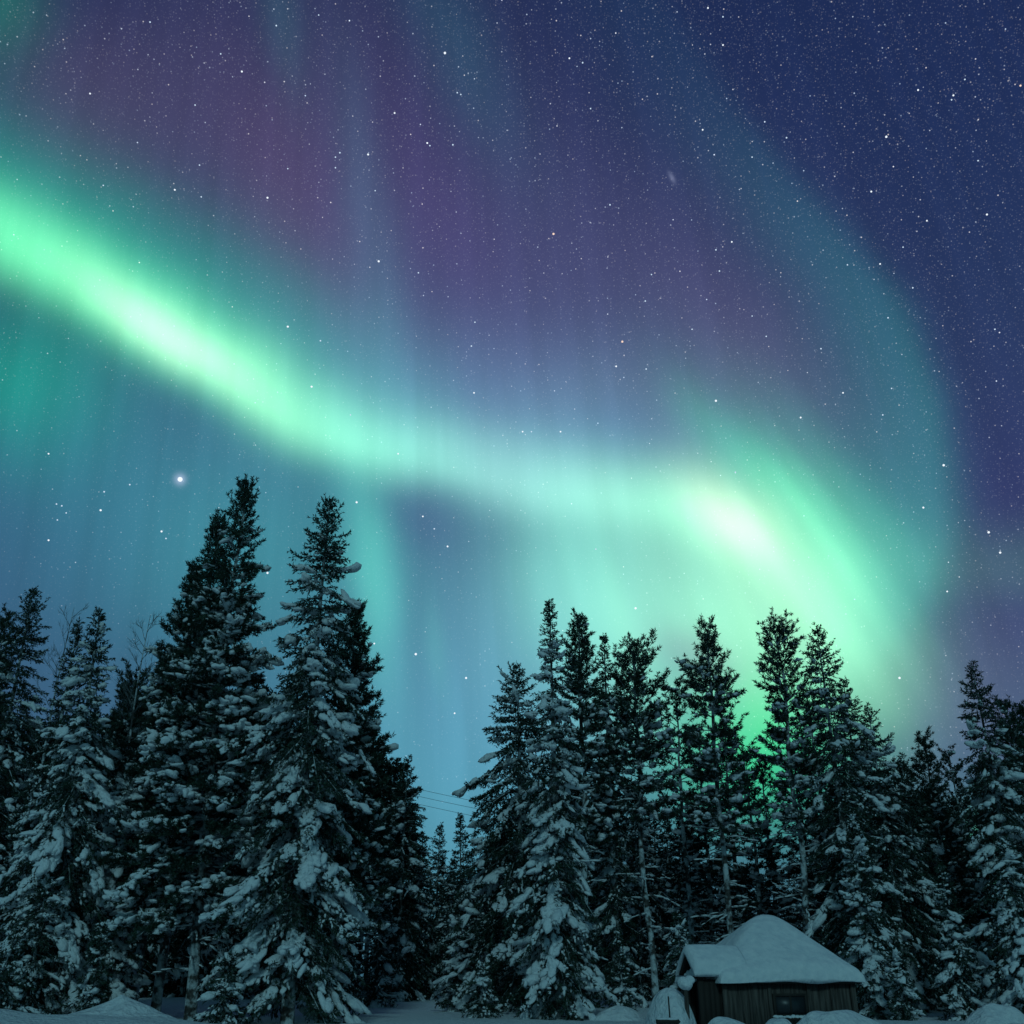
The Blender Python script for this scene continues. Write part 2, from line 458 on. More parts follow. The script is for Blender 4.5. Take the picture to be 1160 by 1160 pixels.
# ------------------------------------------------------------------ trees
def spruce(seed, H, prof, snow, clear=0.04, sp=0.34, dens=1.0, nl=0.15, nw=0.042, top_bare=0.30, droop=1.0, fine=True, lump=1.0, nb=(5, 7)):
    """prof: [(t, radius m)], t = 0 at the tip, 1 at the ground; returns geometry for trunk, crown and snow"""
    rg = np.random.default_rng(seed)
    T, C, W = Geo(), Geo(), Geo()
    lp = rg.uniform(0, 6.28, 6)
    def load(az, z): return 1.15 * max(0.0, min(1.0, .54 + .55 * math.sin(2 * az + 1.3 * z + lp[0]) + .5 * math.sin(3 * az - 2.1 * z + lp[1]) + .45 * math.sin(2.9 * z + lp[2] + az))) + .03
    n = 14; zz = np.linspace(-.3, H, n)
    bend = rg.normal(size=2) * .10
    def ax(z): return np.stack([bend[0] * np.sin(z / H * 3.0), bend[1] * np.sin(z / H * 2.3), z], -1)
    tube(T, ax(zz), np.linspace(H * .0115 + .02, .015, n), 9)
    pt, pr = zip(*prof)
    z = H - 0.10
    leaves(C, ax(np.full(16, H - .05)) + rg.normal(size=(16, 3)) * (.015, .015, .14) - (0, 0, .12), rg.normal(size=(16, 3)) * .5 + (0, 0, 1.2), rg.uniform(.1, .2, 16), np.full(16, nw), rg)
    while z > H * clear:
        t = 1 - z / H
        Rr = np.interp(t, pt, pr)
        k = int(rg.integers(nb[0], nb[1] + 1)) if t > .12 else int(rg.integers(5, 7))
        a0 = rg.uniform(0, 6.28)
        gapf = rg.uniform(.78, 1.12)
        for j in range(k):
            az = a0 + (j + rg.uniform(-.3, .3)) * 6.283 / k
            zb = z + rg.uniform(-.5, .5) * sp
            L = max(.12, Rr * gapf * rg.uniform(.62, 1.14) * (1.28 if rg.random() < .08 else 1))
            up = np.interp(t, (0, .10, .3, .6, 1), (1.05, .45, .10, -.10, -.25)) + rg.normal() * .09
            dr = np.interp(t, (0, .15, .5, 1), (.10, .45, .55, .45)) * droop * rg.uniform(.7, 1.3) * min(1.3, .55 + .35 * L)
            tip = .22 * rg.uniform(.3, 1.4)
            m = max(4, int(L / .22) + 2)
            s = np.linspace(0, 1, m)
            hx = L * s * (1 - .10 * s); hz = L * (up * s - dr * s ** 1.7 + tip * s ** 4); hy = L * .10 * rg.normal() * s ** 2
            pts = rot_z(np.stack([hx, hy, hz], -1), az) + ax(np.array(zb))
            if L > .5 and rg.random() < .8: tube(T, pts, np.linspace(.010 + .008 * L, .005, m), 4, False)
            # side twigs
            nt_ = max(3, int(L / .105 * dens))
            st2 = np.clip(np.linspace(.10 if L < 1 else .22, 1.0, nt_) + rg.normal(size=nt_) * .02, .05, 1)
            bp = np.stack([np.interp(st2, s, pts[:, i]) for i in range(3)], -1)
            tg = nrm(np.gradient(pts, axis=0)); bt = nrm(np.stack([np.interp(st2, s, tg[:, i]) for i in range(3)], -1))
            sd = nrm(np.cross(bt, (0, 0, 1.0)))
            sg = np.where(np.arange(nt_) % 2, 1, -1)[:, None]
            tl = (.16 + .42 * (1 - st2 ** 1.5)) * min(1.0, .30 + .38 * L) * rg.uniform(.6, 1.25, nt_)
            fw_ = np.interp(st2, (.2, 1), (.55, 1.2))[:, None]
            td = nrm(bt * fw_ + sd * sg * rg.uniform(.35, 1.1, nt_)[:, None] + np.array((0, 0, -1.0)) * (rg.uniform(.05, .65, nt_) * min(1, t * 2.5) * droop)[:, None] + rg.normal(size=(nt_, 3)) * .12)
            kq = np.maximum(4, (tl / .026 * dens).astype(int)); idx = np.repeat(np.arange(nt_), kq)
            u = rg.uniform(0, 1, len(idx))
            pos = bp[idx] + td[idx] * (tl[idx] * u)[:, None] + np.array((0, 0, -1.0)) * (tl[idx] * .22 * u ** 2)[:, None]
            dd = nrm(td[idx] + rg.normal(size=(len(idx), 3)) * .55 + (0, 0, -.22))
            leaves(C, pos, dd, nl * rg.uniform(.6, 1.25, len(idx)) * (.7 + .3 * min(1, t * 4)), nw * rg.uniform(.7, 1.3, len(idx)), rg)
            # needles along the branch itself
            kb = int(L / .028 * dens); ub = rg.uniform(.05, 1, kb)
            pb = np.stack([np.interp(ub, s, pts[:, i]) for i in range(3)], -1)
            leaves(C, pb, nrm(np.stack([np.interp(ub, s, tg[:, i]) for i in range(3)], -1) + rg.normal(size=(kb, 3)) * .5), nl * rg.uniform(.7, 1.2, kb), np.full(kb, nw), rg)
            # snow: fingers on the twigs, small pillows in clusters along the branch
            sn = snow * np.interp(t, (0, top_bare * .5, top_bare, 1), (.02, .10, .72, .88)) * load(az, zb) * rg.uniform(.7, 1.3)
            if fine:
                sel = rg.random(nt_) < min(.92, sn * .75)
                if sel.any():
                    nseg = 3; iw = np.repeat(np.where(sel)[0], nseg); c = len(iw)
                    fu = np.tile(np.array((.22, .52, .82)), sel.sum()) + rg.normal(size=c) * .08
                    keep = rg.random(c) < .78; iw, fu = iw[keep], fu[keep]; c = len(iw)
                    tls = tl[iw]
                    ps = bp[iw] + td[iw] * (tls * fu)[:, None] - np.array((0, 0, 1.0)) * (tls * .22 * fu ** 2)[:, None] + np.array((0, 0, .022))
                    lumps(W, ps, td[iw] + np.array((0, 0, -.25)) * fu[:, None] + rg.normal(size=(c, 3)) * .25, tls * rg.uniform(.13, .26, c), rg.uniform(.025, .060, c) * lump, rg.uniform(.020, .044, c) * lump, 1, rg, .35)
            ncl = rg.poisson(sn * L / .30)
            if ncl:
                uc = rg.beta(2.2, 1.2, ncl); nk = rg.integers(2, 6, ncl); us = np.clip(np.repeat(uc, nk) + rg.normal(size=nk.sum()) * .10 / max(L, .4), .05, 1.02); c = len(us)
                csz = np.repeat(rg.uniform(.6, 1.45, ncl), nk)
                ps = np.stack([np.interp(us, s, pts[:, i]) for i in range(3)], -1)
                ds = np.stack([np.interp(us, s, tg[:, i]) for i in range(3)], -1)
                lat = rg.normal(size=c) * .10 * min(1.3, .5 + .4 * L)
                ps = ps + nrm(np.cross(ds, (0, 0, 1.0))) * lat[:, None] + np.array((0, 0, .025)) - np.array((0, 0, 1.0)) * (np.abs(lat) * .5)[:, None]
                sz = np.minimum(.135, (rg.gamma(3.0, .0155, c) + .024) * csz * lump * (.55 + .45 * min(1.3, L / 1.3)))
                lumps(W, ps, ds + rg.normal(size=(c, 3)) * .25, sz * rg.uniform(1.2, 2.4, c), sz * rg.uniform(.8, 1.2, c), sz * rg.uniform(.55, .85, c), 2, rg, .7)
        z -= sp * rg.uniform(.75, 1.25) * (.50 + .50 * min(1, t * 4))
    return T, C, W

def pine(seed, H, prof, snow, clear, sp=0.34, nb=(4, 6), nl=0.19, nw=0.034, dens=1.15, limbs=12, top_bare=.3, flat=0.0, lump=1.0):
    rg = np.random.default_rng(seed)
    T, C, W = Geo(), Geo(), Geo()
    n = 16; zz = np.linspace(-.3, H, n); bend = rg.normal(size=4) * (.16, .16, .06, .06)
    def ax(z): return np.stack([bend[0] * np.sin(z / H * 2.6) + bend[2] * np.sin(z * .9), bend[1] * np.sin(z / H * 2.1) + bend[3] * np.sin(z * .8), z], -1)
    tube(T, ax(zz) + rg.normal(size=(n, 3)) * (.025, .025, 0), (H * .0092 + .015) * np.linspace(1, .10, n) ** .8 * rg.uniform(.9, 1.12, n), 9)
    pt, pr = zip(*prof)
    def tuft(p, d, t, sn):
        """p (n,3) twig ends, d their directions"""
        k = 20; N = len(p); idx = np.repeat(np.arange(N), k)
        u = rg.uniform(-.14, .05, len(idx)) * rg.uniform(.4, 1.4, N)[idx]
        dd = nrm(nrm(d)[idx] * rg.uniform(.15, 1.1, len(idx))[:, None] + nrm(rg.normal(size=(len(idx), 3))) * .75 + (0, 0, .12))
        leaves(C, p[idx] + nrm(d)[idx] * u[:, None], dd, nl * rg.uniform(.55, 1.15, len(idx)), nw * rg.uniform(.7, 1.3, len(idx)), rg)
        sel = rg.random(N) < min(.9, sn * .40); c = sel.sum()
        if c:
            nk = rg.integers(1, 5, c); q_ = np.repeat(np.where(sel)[0], nk); c = len(q_)
            sz = np.minimum(.14, (rg.gamma(3.0, .018, c) + .024) * lump)
            lumps(W, p[q_] + np.array((0, 0, .045)) + rg.normal(size=(c, 3)) * (.09, .09, .03), d[q_] * (1, 1, .3) + rg.normal(size=(c, 3)) * .3, sz * rg.uniform(1.0, 1.9, c), sz * rg.uniform(.8, 1.2, c), sz * rg.uniform(.45, .8, c), 2, rg, .7)
    z = H - .12
    tuft(ax(np.array([H - .02, H - .2, H - .36])), np.array([(0, 0, 1.0), (.1, 0, 1), (0, .1, 1)]), 0, 0)
    while z > H * clear:
        t = 1 - z / H
        Rr = np.interp(t, pt, pr); k = int(rg.integers(nb[0], nb[1] + 1)); a0 = rg.uniform(0, 6.28)
        for j in range(k):
            az = a0 + (j + rg.uniform(-.35, .35)) * 6.283 / k
            L = max(.2, Rr * rg.uniform(.5, 1.15)); zb = z + rg.uniform(-.5, .5) * sp
            up = np.interp(t, (0, .08, .25, .5, .8), (1.35, .95, .42, .12, -.12)) + rg.normal() * .16
            m = 6; s = np.linspace(0, 1, m)
            hz = L * (up * s - (.30 * snow + .1) * s ** 2 * rg.uniform(.4, 1.3) + .22 * s ** 3)
            pts = rot_z(np.stack([L * s * (1 - .12 * s), L * .14 * rg.normal() * s ** 2, hz], -1), az) + ax(np.array(zb))
            tube(T, pts, np.linspace(.013 + .011 * L, .006, m), 5, False)
            ns = max(3, int(L / .17 * dens)); u = np.clip(np.linspace(.28, 1, ns) + rg.normal(size=ns) * .03, .1, 1)
            tg = nrm(np.gradient(pts, axis=0))
            bp = np.stack([np.interp(u, s, pts[:, i]) for i in range(3)], -1); bt = np.stack([np.interp(u, s, tg[:, i]) for i in range(3)], -1)
            sd = nrm(np.cross(bt, (0, 0, 1.0))) * np.where(np.arange(ns) % 2, 1, -1)[:, None]
            tl = (.14 + .34 * L * (1.05 - u)) * rg.uniform(.6, 1.3, ns)
            td = nrm(bt * rg.uniform(.6, 1.2, ns)[:, None] + sd * rg.uniform(.2, 1.0, ns)[:, None] + np.array((0, 0, 1.0)) * (rg.uniform(-.25, .55, ns))[:, None])
            sn = snow * np.interp(t, (0, top_bare * .5, top_bare, 1), (.03, .10, .75, 1.0)) * rg.choice((.2, .7, 1.0, 1.6))
            nn = np.maximum(1, (tl / .15).astype(int) + 1); idx = np.repeat(np.arange(ns), nn)
            fr = np.concatenate([np.linspace(1, .25, c) for c in nn])
            e_ = bp[idx] + td[idx] * (tl[idx] * fr)[:, None] + rg.normal(size=(len(idx), 3)) * .035
            tuft(e_, td[idx] + rg.normal(size=(len(idx), 3)) * .25, t, sn)
            nlm = rg.poisson(sn * L / .30)
            if nlm:
                us = rg.uniform(.25, 1, nlm)
                ps = np.stack([np.interp(us, s, pts[:, i]) for i in range(3)], -1); ds = np.stack([np.interp(us, s, tg[:, i]) for i in range(3)], -1)
                sz = np.minimum(.12, (rg.gamma(3, .015, nlm) + .022) * lump)
                lumps(W, ps + np.array((0, 0, .05)), ds, sz * rg.uniform(1.2, 2.6, nlm), sz, sz * rg.uniform(.5, .8, nlm), 2, rg, .4)
        z -= sp * rg.uniform(.7, 1.3)
    # dead limbs below the crown, each carrying a strip of snow
    for i in range(limbs):
        zb = H * rg.uniform(.08, clear + .08); L = rg.uniform(.25, 1.7); az = rg.uniform(0, 6.28); m = 6; s = np.linspace(0, 1, m)
        kink = np.cumsum(rg.normal(size=(m, 2)) * .05, 0) * L
        pts = rot_z(np.stack([L * s, kink[:, 0] * s, L * (rg.uniform(-.25, .25) * s - .15 * s ** 2) + kink[:, 1] * s], -1), az) + ax(np.array(zb))
        tube(T, pts, np.linspace(.028, .008, m), 5, False)
        if rg.random() < .6: tube(T, [pts[3], pts[3] + rot_z(np.array((.3 * L, rg.normal() * .2 * L, .05)), az)], [.014, .006], 4, False)
        nlm = max(1, int(L / .16)); us = rg.uniform(.08, .95, nlm)
        ps = np.stack([np.interp(us, s, pts[:, i]) for i in range(3)], -1)
        dsn = np.repeat(nrm(pts[-1] - pts[0])[None], nlm, 0)
        lumps(W, ps + np.array((0, 0, .022)), dsn, rg.uniform(.08, .2, nlm), rg.uniform(.022, .042, nlm), rg.uniform(.018, .034, nlm), 1, rg, .35)
    return T, C, W

NT = {'spruce_tree': NEEDLE, 'pine_tree': PINE}
def plant(kind, tip, Yw, gen, label, group=None, cat=None, rz=None, **kw):
    x, y, z = at(tip[0], tip[1], Yw)
    z0 = gh(x, y) - 0.05
    T, C, W = gen(H=z - z0, **kw)
    e_ = empty(kind, (x, y, z0), label, cat or 'tree', group)
    T.build('trunk', BARK, e_); C.build('crown', NT.get(kind, NEEDLE), e_, smooth=False); tag(W.build('snow_load', SNOW, e_), kind='stuff')
    return e_
def sprof(r, pw=.8, narrow=None):
    ts = np.linspace(0, 1, 12)
    p = [(t, r * (t ** pw) * (1.0 if t < .86 else 1 - (t - .86) * 1.2) + .05) for t in ts]
    return p
#TREES
def tip_spruce(seed, tip, Yw, label, prof, snow, **kw):
    return plant('spruce_tree', tip, Yw, spruce, label, seed=seed, prof=prof, snow=snow, **kw)
def tip_pine(seed, tip, Yw, label, prof, snow, clear, **kw):
    return plant('pine_tree', tip, Yw, pine, label, seed=seed, prof=prof, snow=snow, clear=clear, **kw)

# --- left group
tip_spruce(11, (38, 668), 46, "dark spruce against the sky at the left edge of the forest, pointed top", [(0, .08), (.1, .95), (.3, 1.7), (.6, 2.2), (1, 2.4)], .35)
tip_pine(12, (6, 700), 49, "dark pine cut off by the left border of the photo, ragged top", [(0, .3), (.15, 1.0), (.4, 1.8), (1, 2)], .3, .3)
tip_spruce(13, (112, 695), 34, "heavily snow-plastered spruce with long drooping boughs near the left border", [(0, .06), (.08, .45), (.2, .75), (.35, 1.25), (.55, 1.8), (.8, 2.3), (1, 2.3)], 1.05, top_bare=.22, lump=1.15, droop=1.3)
tip_spruce(14, (88, 708), 37, "slender spruce close behind the heavily plastered left spruce, thin twin tip", [(0, .05), (.2, .6), (.5, 1.3), (1, 1.9)], .7)
tip_pine(15, (284, 556), 34.5, "tallest tree of the left group, broad old pine with tufted open top", [(0, .25), (.05, .55), (.12, .72), (.22, 1.1), (.35, 1.75), (.5, 2.6), (.7, 3.1), (1, 2.9)], .95, .18, sp=.27, nb=(4, 6), limbs=26, top_bare=.38, dens=1.15, nl=.16)
tip_pine(16, (247, 589), 36.5, "slightly lower dark conifer touching the tallest tree on its left side", [(0, .2), (.08, .55), (.2, .9), (.4, 1.6), (1, 2)], .6, .3, sp=.32, top_bare=.4)
tip_pine(17, (219, 646), 38, "shorter dark conifer with stepped left outline beside the tallest left tree", [(0, .15), (.1, .6), (.25, 1.5), (.5, 2.2), (1, 2.3)], .7, .25, sp=.32, top_bare=.3)
tip_spruce(18, (373, 566), 33, "big snow-covered spruce with sharp dark spire right of the tallest left tree", [(0, .08), (.05, .55), (.12, 1.05), (.2, 1.25), (.26, 1.6), (.4, 1.95), (.55, 2.1), (.75, 2.5), (.9, 2.5), (1, 2.2)], 1.0, top_bare=.30, lump=1.1, clear=.07, nb=(5, 7), sp=.32)
tip_pine(19, (404, 690), 38, "dark rounded pine bulging out behind the right side of the big snowy spruce", [(0, .2), (.08, .5), (.2, 1.1), (.4, 1.7), (.6, 2.0), (1, 2)], .35, .2, sp=.29, nb=(5, 7))
tip_spruce(20, (463, 860), 50, "dark narrow spruce on the left bank of the forest gap", [(0, .06), (.2, .9), (.5, 1.6), (1, 2.2)], .4)
tip_spruce(21, (499, 936), 60, "small dark spruce at the bottom of the forest gap, left one of two", [(0, .06), (.4, 1.2), (1, 1.9)], .3)
tip_spruce(22, (521, 924), 58, "tiny pointed spruce at the bottom of the forest gap beside the right group", [(0, .06), (.4, 1.1), (1, 1.9)], .3)
# --- right group
tip_spruce(31, (622, 682), 36.5, "large snow-caked spruce with a narrow column top in front of the middle trees", [(0, .07), (.06, .26), (.14, .50), (.25, .85), (.4, 1.2), (.6, 1.45), (.8, 2.0), (.93, 2.2), (1, 1.9)], 1.1, top_bare=.14, lump=1.2, clear=.03, droop=1.25)
tip_spruce(32, (584, 754), 41, "dark wide spruce whose branches reach left into the forest gap", [(0, .07), (.06, .5), (.15, 1.3), (.3, 2.3), (.5, 2.6), (.75, 3.2), (1, 3.0)], .42, top_bare=.15)
tip_pine(33, (654, 704), 42, "forked dark pine top just right of the narrow column spruce", [(0, .25), (.1, .7), (.25, 1.1), (.5, 1.4), (1, 1.4)], .55, .38, limbs=10)
tip_spruce(34, (684, 720), 44, "thin pointed spruce tip between the forked pine and the flat-topped pine", [(0, .05), (.1, .4), (.3, .9), (1, 1.6)], .5)
tip_pine(35, (722, 738), 42.5, "flat-topped spreading pine with bare pale trunk and stubby dead limbs", [(0, .55), (.04, 1.05), (.12, 1.5), (.25, 1.9), (.4, 1.9), (1, 1.5)], .45, .48, limbs=44, sp=.37, nb=(4, 6), dens=1.0)
tip_pine(36, (803, 715), 42, "tall pine with rounded open top to the left of the hut roof", [(0, .3), (.06, .7), (.12, .85), (.2, 1.35), (.35, 1.6), (.6, 1.5), (1, 1.4)], .55, .42, limbs=34, sp=.37, nb=(4, 6), dens=1.0)
tip_pine(37, (876, 717), 42, "broad-headed pine above the hut with wispy top and crooked bare limbs", [(0, .5), (.05, 1.0), (.12, 1.1), (.25, 1.3), (.5, 1.4), (1, 1.3)], .55, .45, limbs=42, sp=.37, nb=(4, 6), dens=1.0)
tip_spruce(38, (926, 711), 41, "dense cone-shaped spruce right of the broad-headed pine", [(0, .08), (.06, .62), (.15, 1.1), (.3, 1.7), (.5, 1.95), (.8, 2.1), (1, 2)], .5, top_bare=.2)
tip_spruce(39, (984, 800), 43, "shorter spruce with one long branch pointing right, on the slope of the tree line", [(0, .08), (.1, .75), (.2, 1.3), (.25, 1.9), (.5, 2.1), (1, 2.3)], .42, top_bare=.15)
tip_pine(40, (1049, 842), 47, "small dark pine in the dip between the right-hand trees", [(0, .3), (.2, .9), (.5, 1.5), (1, 1.8)], .4, .2)
tip_spruce(41, (1100, 756), 40, "pointed snowy spruce standing alone tallest near the right border", [(0, .08), (.08, .55), (.2, 1.15), (.4, 1.7), (.7, 2.1), (1, 2.2)], .65, top_bare=.3, lump=1.15)
tip_pine(42, (1137, 800), 43, "ragged pine top directly right of the pointed right-hand spruce", [(0, .3), (.15, .8), (.4, 1.5), (1, 1.7)], .5, .3)
tip_pine(43, (1162, 806), 44, "pine cut off by the right border of the photo", [(0, .3), (.15, .9), (.4, 1.5), (1, 1.7)], .5, .25)
tip_spruce(44, (955, 772), 46, "dark spruce half hidden between the cone-shaped spruce and the shorter spruce", [(0, .07), (.1, .7), (.3, 1.4), (1, 2.2)], .5)
tip_spruce(47, (1022, 868), 46, "squat dark spruce left of the small pine in the dip", [(0, .07), (.15, .9), (.4, 1.6), (1, 2.0)], .45)
tip_pine(48, (152, 772), 41, "dark bushy pine under the bare birch twigs on the left", [(0, .4), (.1, 1.1), (.3, 1.7), (1, 2.0)], .6, .2)
# --- young snow-covered spruces and saplings in the understorey
def young(seed, tip, Yw, label, r, snow=1.0, **kw):
    prof = [(0, .05), (.15, r * .35), (.4, r * .7), (.75, r), (1, r * .95)]
    return plant('young_spruce', tip, Yw, spruce, label, seed=seed, prof=prof, snow=snow, cat='sapling', clear=.02, sp=.22, top_bare=.05, nb=(5, 7), **kw)
young(61, (968, 918), 38, "narrow snow-caked young spruce behind the right corner of the hut", 1.05, 1.1, lump=1.1)
young(62, (60, 985), 33, "low frosted sapling thicket in the lower left corner, tallest shoot", 1.2, .8)
young(63, (112, 1050), 32, "small frosted sapling just left of the pointed snow mound", .7, .8)
young(64, (15, 1065), 30.5, "frosted sapling at the very lower left corner of the photo", 1.0, .9)
young(65, (262, 1085), 31.5, "bushy snowy sapling between the bare pale trunk and the big snowy spruce", .8, 1.0)
young(66, (392, 1040), 39, "snowy sapling at the right foot of the big snowy spruce", 1.0, .8)
young(67, (520, 1015), 42, "young spruce with a rounded white hood of snow at the foot of the gap", .8, 1.2, lump=1.3)
young(68, (545, 1092), 37, "low snowy sapling left of the foot of the snow-caked spruce", .7, 1.1)
young(69, (700, 1085), 39, "low snowy sapling between two bare pine trunks left of the hut", .6, 1.0)
young(70, (768, 1040), 36, "young snow-covered spruce rising just left of the hut porch", .8, 1.1)
young(71, (1012, 1075), 36, "low snowy sapling against the right end of the hut", .6, .9)
young(72, (1066, 985), 38, "young spruce with loose snow hoods in the right-hand understorey", .9, .9)
young(73, (1142, 950), 35, "drooping young spruce with bent snowy boughs at the right border", 1.1, 1.2, droop=1.8, lump=1.2)
young(74, (150, 870), 36, "young spruce with round snow caps squeezed between the left spruces", 1.3, 1.2, lump=1.4)
young(75, (432, 1000), 45, "dark young spruce at the left edge of the clearing", 1.2, .5)

# --- leafless birches, only their fine tops show over the left trees
def birch(seed, tip, Yw, label):
    x, y, z = at(tip[0], tip[1], Yw); z0 = gh(x, y) - .05; H = z - z0
    rg = np.random.default_rng(seed); T, C = Geo(), Geo()
    zz = np.linspace(0, H, 12); ax = np.stack([.2 * np.sin(zz * .4), .15 * np.cos(zz * .5), zz], -1)
    tube(T, ax, np.linspace(.11, .008, 12), 7)
    def grow(p, d, L, r, lev):
        s = np.linspace(0, 1, 5); pts = p + d * (L * s)[:, None] + np.cumsum(rg.normal(size=(5, 3)) * .02 * L, 0) + np.array((0, 0, .12)) * (L * s ** 2)[:, None]
        tube(C, pts, np.linspace(r, r * .4, 5), 4, False)
        if lev:
            for k in range(4):
                u = rg.uniform(.3, 1); q_ = p + d * L * u
                grow(q_, nrm(d + rg.normal(size=3) * .5 + (0, 0, .25)), L * rg.uniform(.4, .65), r * .55, lev - 1)
    for z_ in np.linspace(H * .45, H * .97, 26):
        az = rg.uniform(0, 6.28); L = 1.7 * (1.08 - z_ / H) + .45
        grow(np.array((np.interp(z_, zz, ax[:, 0]), np.interp(z_, zz, ax[:, 1]), z_)), nrm(np.array((math.cos(az), math.sin(az), 1.1))), L, .014, 2)
    e_ = empty('birch_tree', (x, y, z0), label, 'tree')
    T.build('trunk', BARK, e_); C.build('crown', TWIG, e_)
TWIG = mat("frosty_twigs", (.16, .18, .19), .9)
birch(81, (172, 696), 40, "leafless birch with fine twigs showing left of the stepped dark pine")
birch(82, (84, 688), 42, "leafless birch top with hair-fine twigs behind the left snowy spruce")

# --- back rows of the forest: five kinds, copied tree by tree
def proto(kind, gen, needle, **kw):
    T, C, W = gen(H=12.0, **kw)
    e_ = empty(kind, (0, 0, 0), "x", 'tree', 'trees in the back rows of the forest')
    T.build('trunk', BARK, e_); C.build('crown', needle, e_, smooth=False); tag(W.build('snow_load', SNOW, e_), kind='stuff')
    return e_
sprf = lambda r: [(0, .06), (.1, r * .3), (.35, r * .7), (.7, r), (1, r)]
PROTOS = [proto('spruce_tree', spruce, DARKN, seed=101, prof=sprf(1.9), snow=.45, dens=.62, nl=.2, nw=.06, top_bare=.2, sp=.36),
          proto('spruce_tree', spruce, DARKN, seed=102, prof=sprf(1.5), snow=.65, dens=.62, nl=.2, nw=.06, top_bare=.2, sp=.36),
          proto('spruce_tree', spruce, DARKN, seed=103, prof=sprf(2.3), snow=.35, dens=.62, nl=.2, nw=.06, top_bare=.3, sp=.36),
          proto('pine_tree', pine, DARKN, seed=104, prof=[(0, .4), (.1, 1.0), (.3, 1.6), (.6, 1.8), (1, 1.5)], snow=.4, clear=.34, nl=.22, nw=.05, dens=.8, limbs=14),
          proto('pine_tree', pine, DARKN, seed=105, prof=[(0, .5), (.1, 1.1), (.3, 1.5), (.6, 1.5), (1, 1.4)], snow=.5, clear=.45, nl=.22, nw=.05, dens=.8, limbs=18)]
airy = proto('pine_tree', pine, DARKN, seed=106, prof=[(0, .5), (.1, 1.0), (.3, 1.4), (.6, 1.5), (1, 1.4)], snow=.35, clear=.32, nl=.2, nw=.04, dens=.55, limbs=24, sp=.62, nb=(3, 5))
airy2 = proto('pine_tree', pine, DARKN, seed=107, prof=[(0, .4), (.1, .9), (.3, 1.2), (.6, 1.5), (1, 1.4)], snow=.45, clear=.26, nl=.2, nw=.04, dens=.5, limbs=30, sp=.66, nb=(3, 5))
PROTOS += [airy, airy2]
ENV = [(-80, 800), (0, 790), (60, 800), (140, 790), (300, 780), (430, 830), (452, 890), (478, 935), (500, 962), (530, 968), (548, 930), (590, 880), (700, 875), (765, 905), (790, 960), (850, 970), (905, 945), (935, 890), (1000, 875), (1035, 900), (1070, 880), (1160, 860), (1260, 840)]
rb = np.random.default_rng(21)
used = [False] * 7
def back_tree(k, px, py, Yw, label):
    x, y, z = at(px, py, Yw); z0 = gh(x, y) - .05; sc = (z - z0) / 12.0
    if not used[k]: o = PROTOS[k]; used[k] = True
    else:
        o = PROTOS[k].copy(); COL.objects.link(o)
        for ch in PROTOS[k].children:
            c = ch.copy(); COL.objects.link(c); c.parent = o
    o.location = (x, y, z0); o.rotation_euler = (0, 0, rb.uniform(0, 6.28)); w_ = rb.uniform(.95, 1.25) * (1.0 if sc > .8 else 1.15)
    o.scale = (sc * w_, sc * w_, sc); o['label'] = label
    o['group'] = 'thin open pines before the green glow' if k > 4 else 'pines in the back rows of the forest' if k > 2 else 'spruces in the back rows of the forest'
for row, (Yw, step) in enumerate(((53, 36), (61, 31), (72, 33))):
    px = -70 + row * 11
    while px < 1240:
        ex = np.interp(px, *zip(*ENV)); k = int(rb.choice(5, p=(.24, .2, .2, .18, .18)))
        if 470 < px < 545: k = int(rb.choice(3))
        back_tree(k, px, ex + abs(rb.normal()) * 28 + row * 4, Yw + rb.uniform(-3.2, 3.2), "dark snow-flecked pine standing deep in the back rows of the forest" if k > 2 else "dark snow-flecked spruce standing deep in the back rows of the forest")
        px += step * rb.uniform(.7, 1.3)

for i, (px, py) in enumerate(((768, 792), (788, 838), (822, 818), (842, 852), (862, 872), (893, 842), (915, 800), (1016, 872), (1075, 862))):
    back_tree(5 + i % 2, px, py, 49 + 1.7 * (i % 3), "thin open pine behind the front row, green glow between its branches")

# ------------------------------------------------------------------ the hut
def box(g, x0, x1, y0, y1, z0, z1):
    v = np.array([(x, y, z) for z in (z0, z1) for y in (y0, y1) for x in (x0, x1)], float)
    g.quads(v, np.array([(0, 2, 3, 1), (4, 5, 7, 6), (0, 1, 5, 4), (2, 6, 7, 3), (0, 4, 6, 2), (1, 3, 7, 5)]))
def slab_from(top, bot):
    """closed sheet between two grids (n,m,3)"""
    n, m = top.shape[:2]; g = Geo(); i = np.arange(n - 1)[:, None] * m + np.arange(m - 1)[None]; N = n * m
    f1 = np.stack([i, i + 1, i + m + 1, i + m], -1).reshape(-1, 4)
    rim = np.concatenate([np.arange(m - 1), np.arange(n - 1) * m + m - 1, (n - 1) * m + np.arange(m - 1, 0, -1), np.arange(n - 1, 0, -1) * m]); nx_ = np.roll(rim, -1)
    f3 = np.stack([nx_, rim, rim + N, nx_ + N], -1)
    g.quads(np.concatenate([top.reshape(-1, 3), bot.reshape(-1, 3)]), np.concatenate([f1, f1[:, ::-1] + N, f3]))
    return g
HA = R(12); HC = (7.38, 32.35)
hut = empty('wooden_hut', (HC[0], HC[1], -.15), "small dark wooden hut half buried in snow, under a thick white peaked roof", 'hut', rz=HA)
EZ = 1.30                                                     # eave height over the hut's base
wx0, wx1, wy0, wy1 = -2.0, 1.76, -1.5, 1.5
g = Geo()
rw = np.random.default_rng(77)                                # upright boards of uneven width on a sill beam, posts at the corners
def boards(u0, u1, put_):
    u = u0
    while u < u1 - .02:
        w_ = min(rw.uniform(.11, .19), u1 - u); o_ = rw.uniform(0, .022)
        put_(u + .004, u + w_ - .004, o_); u += w_
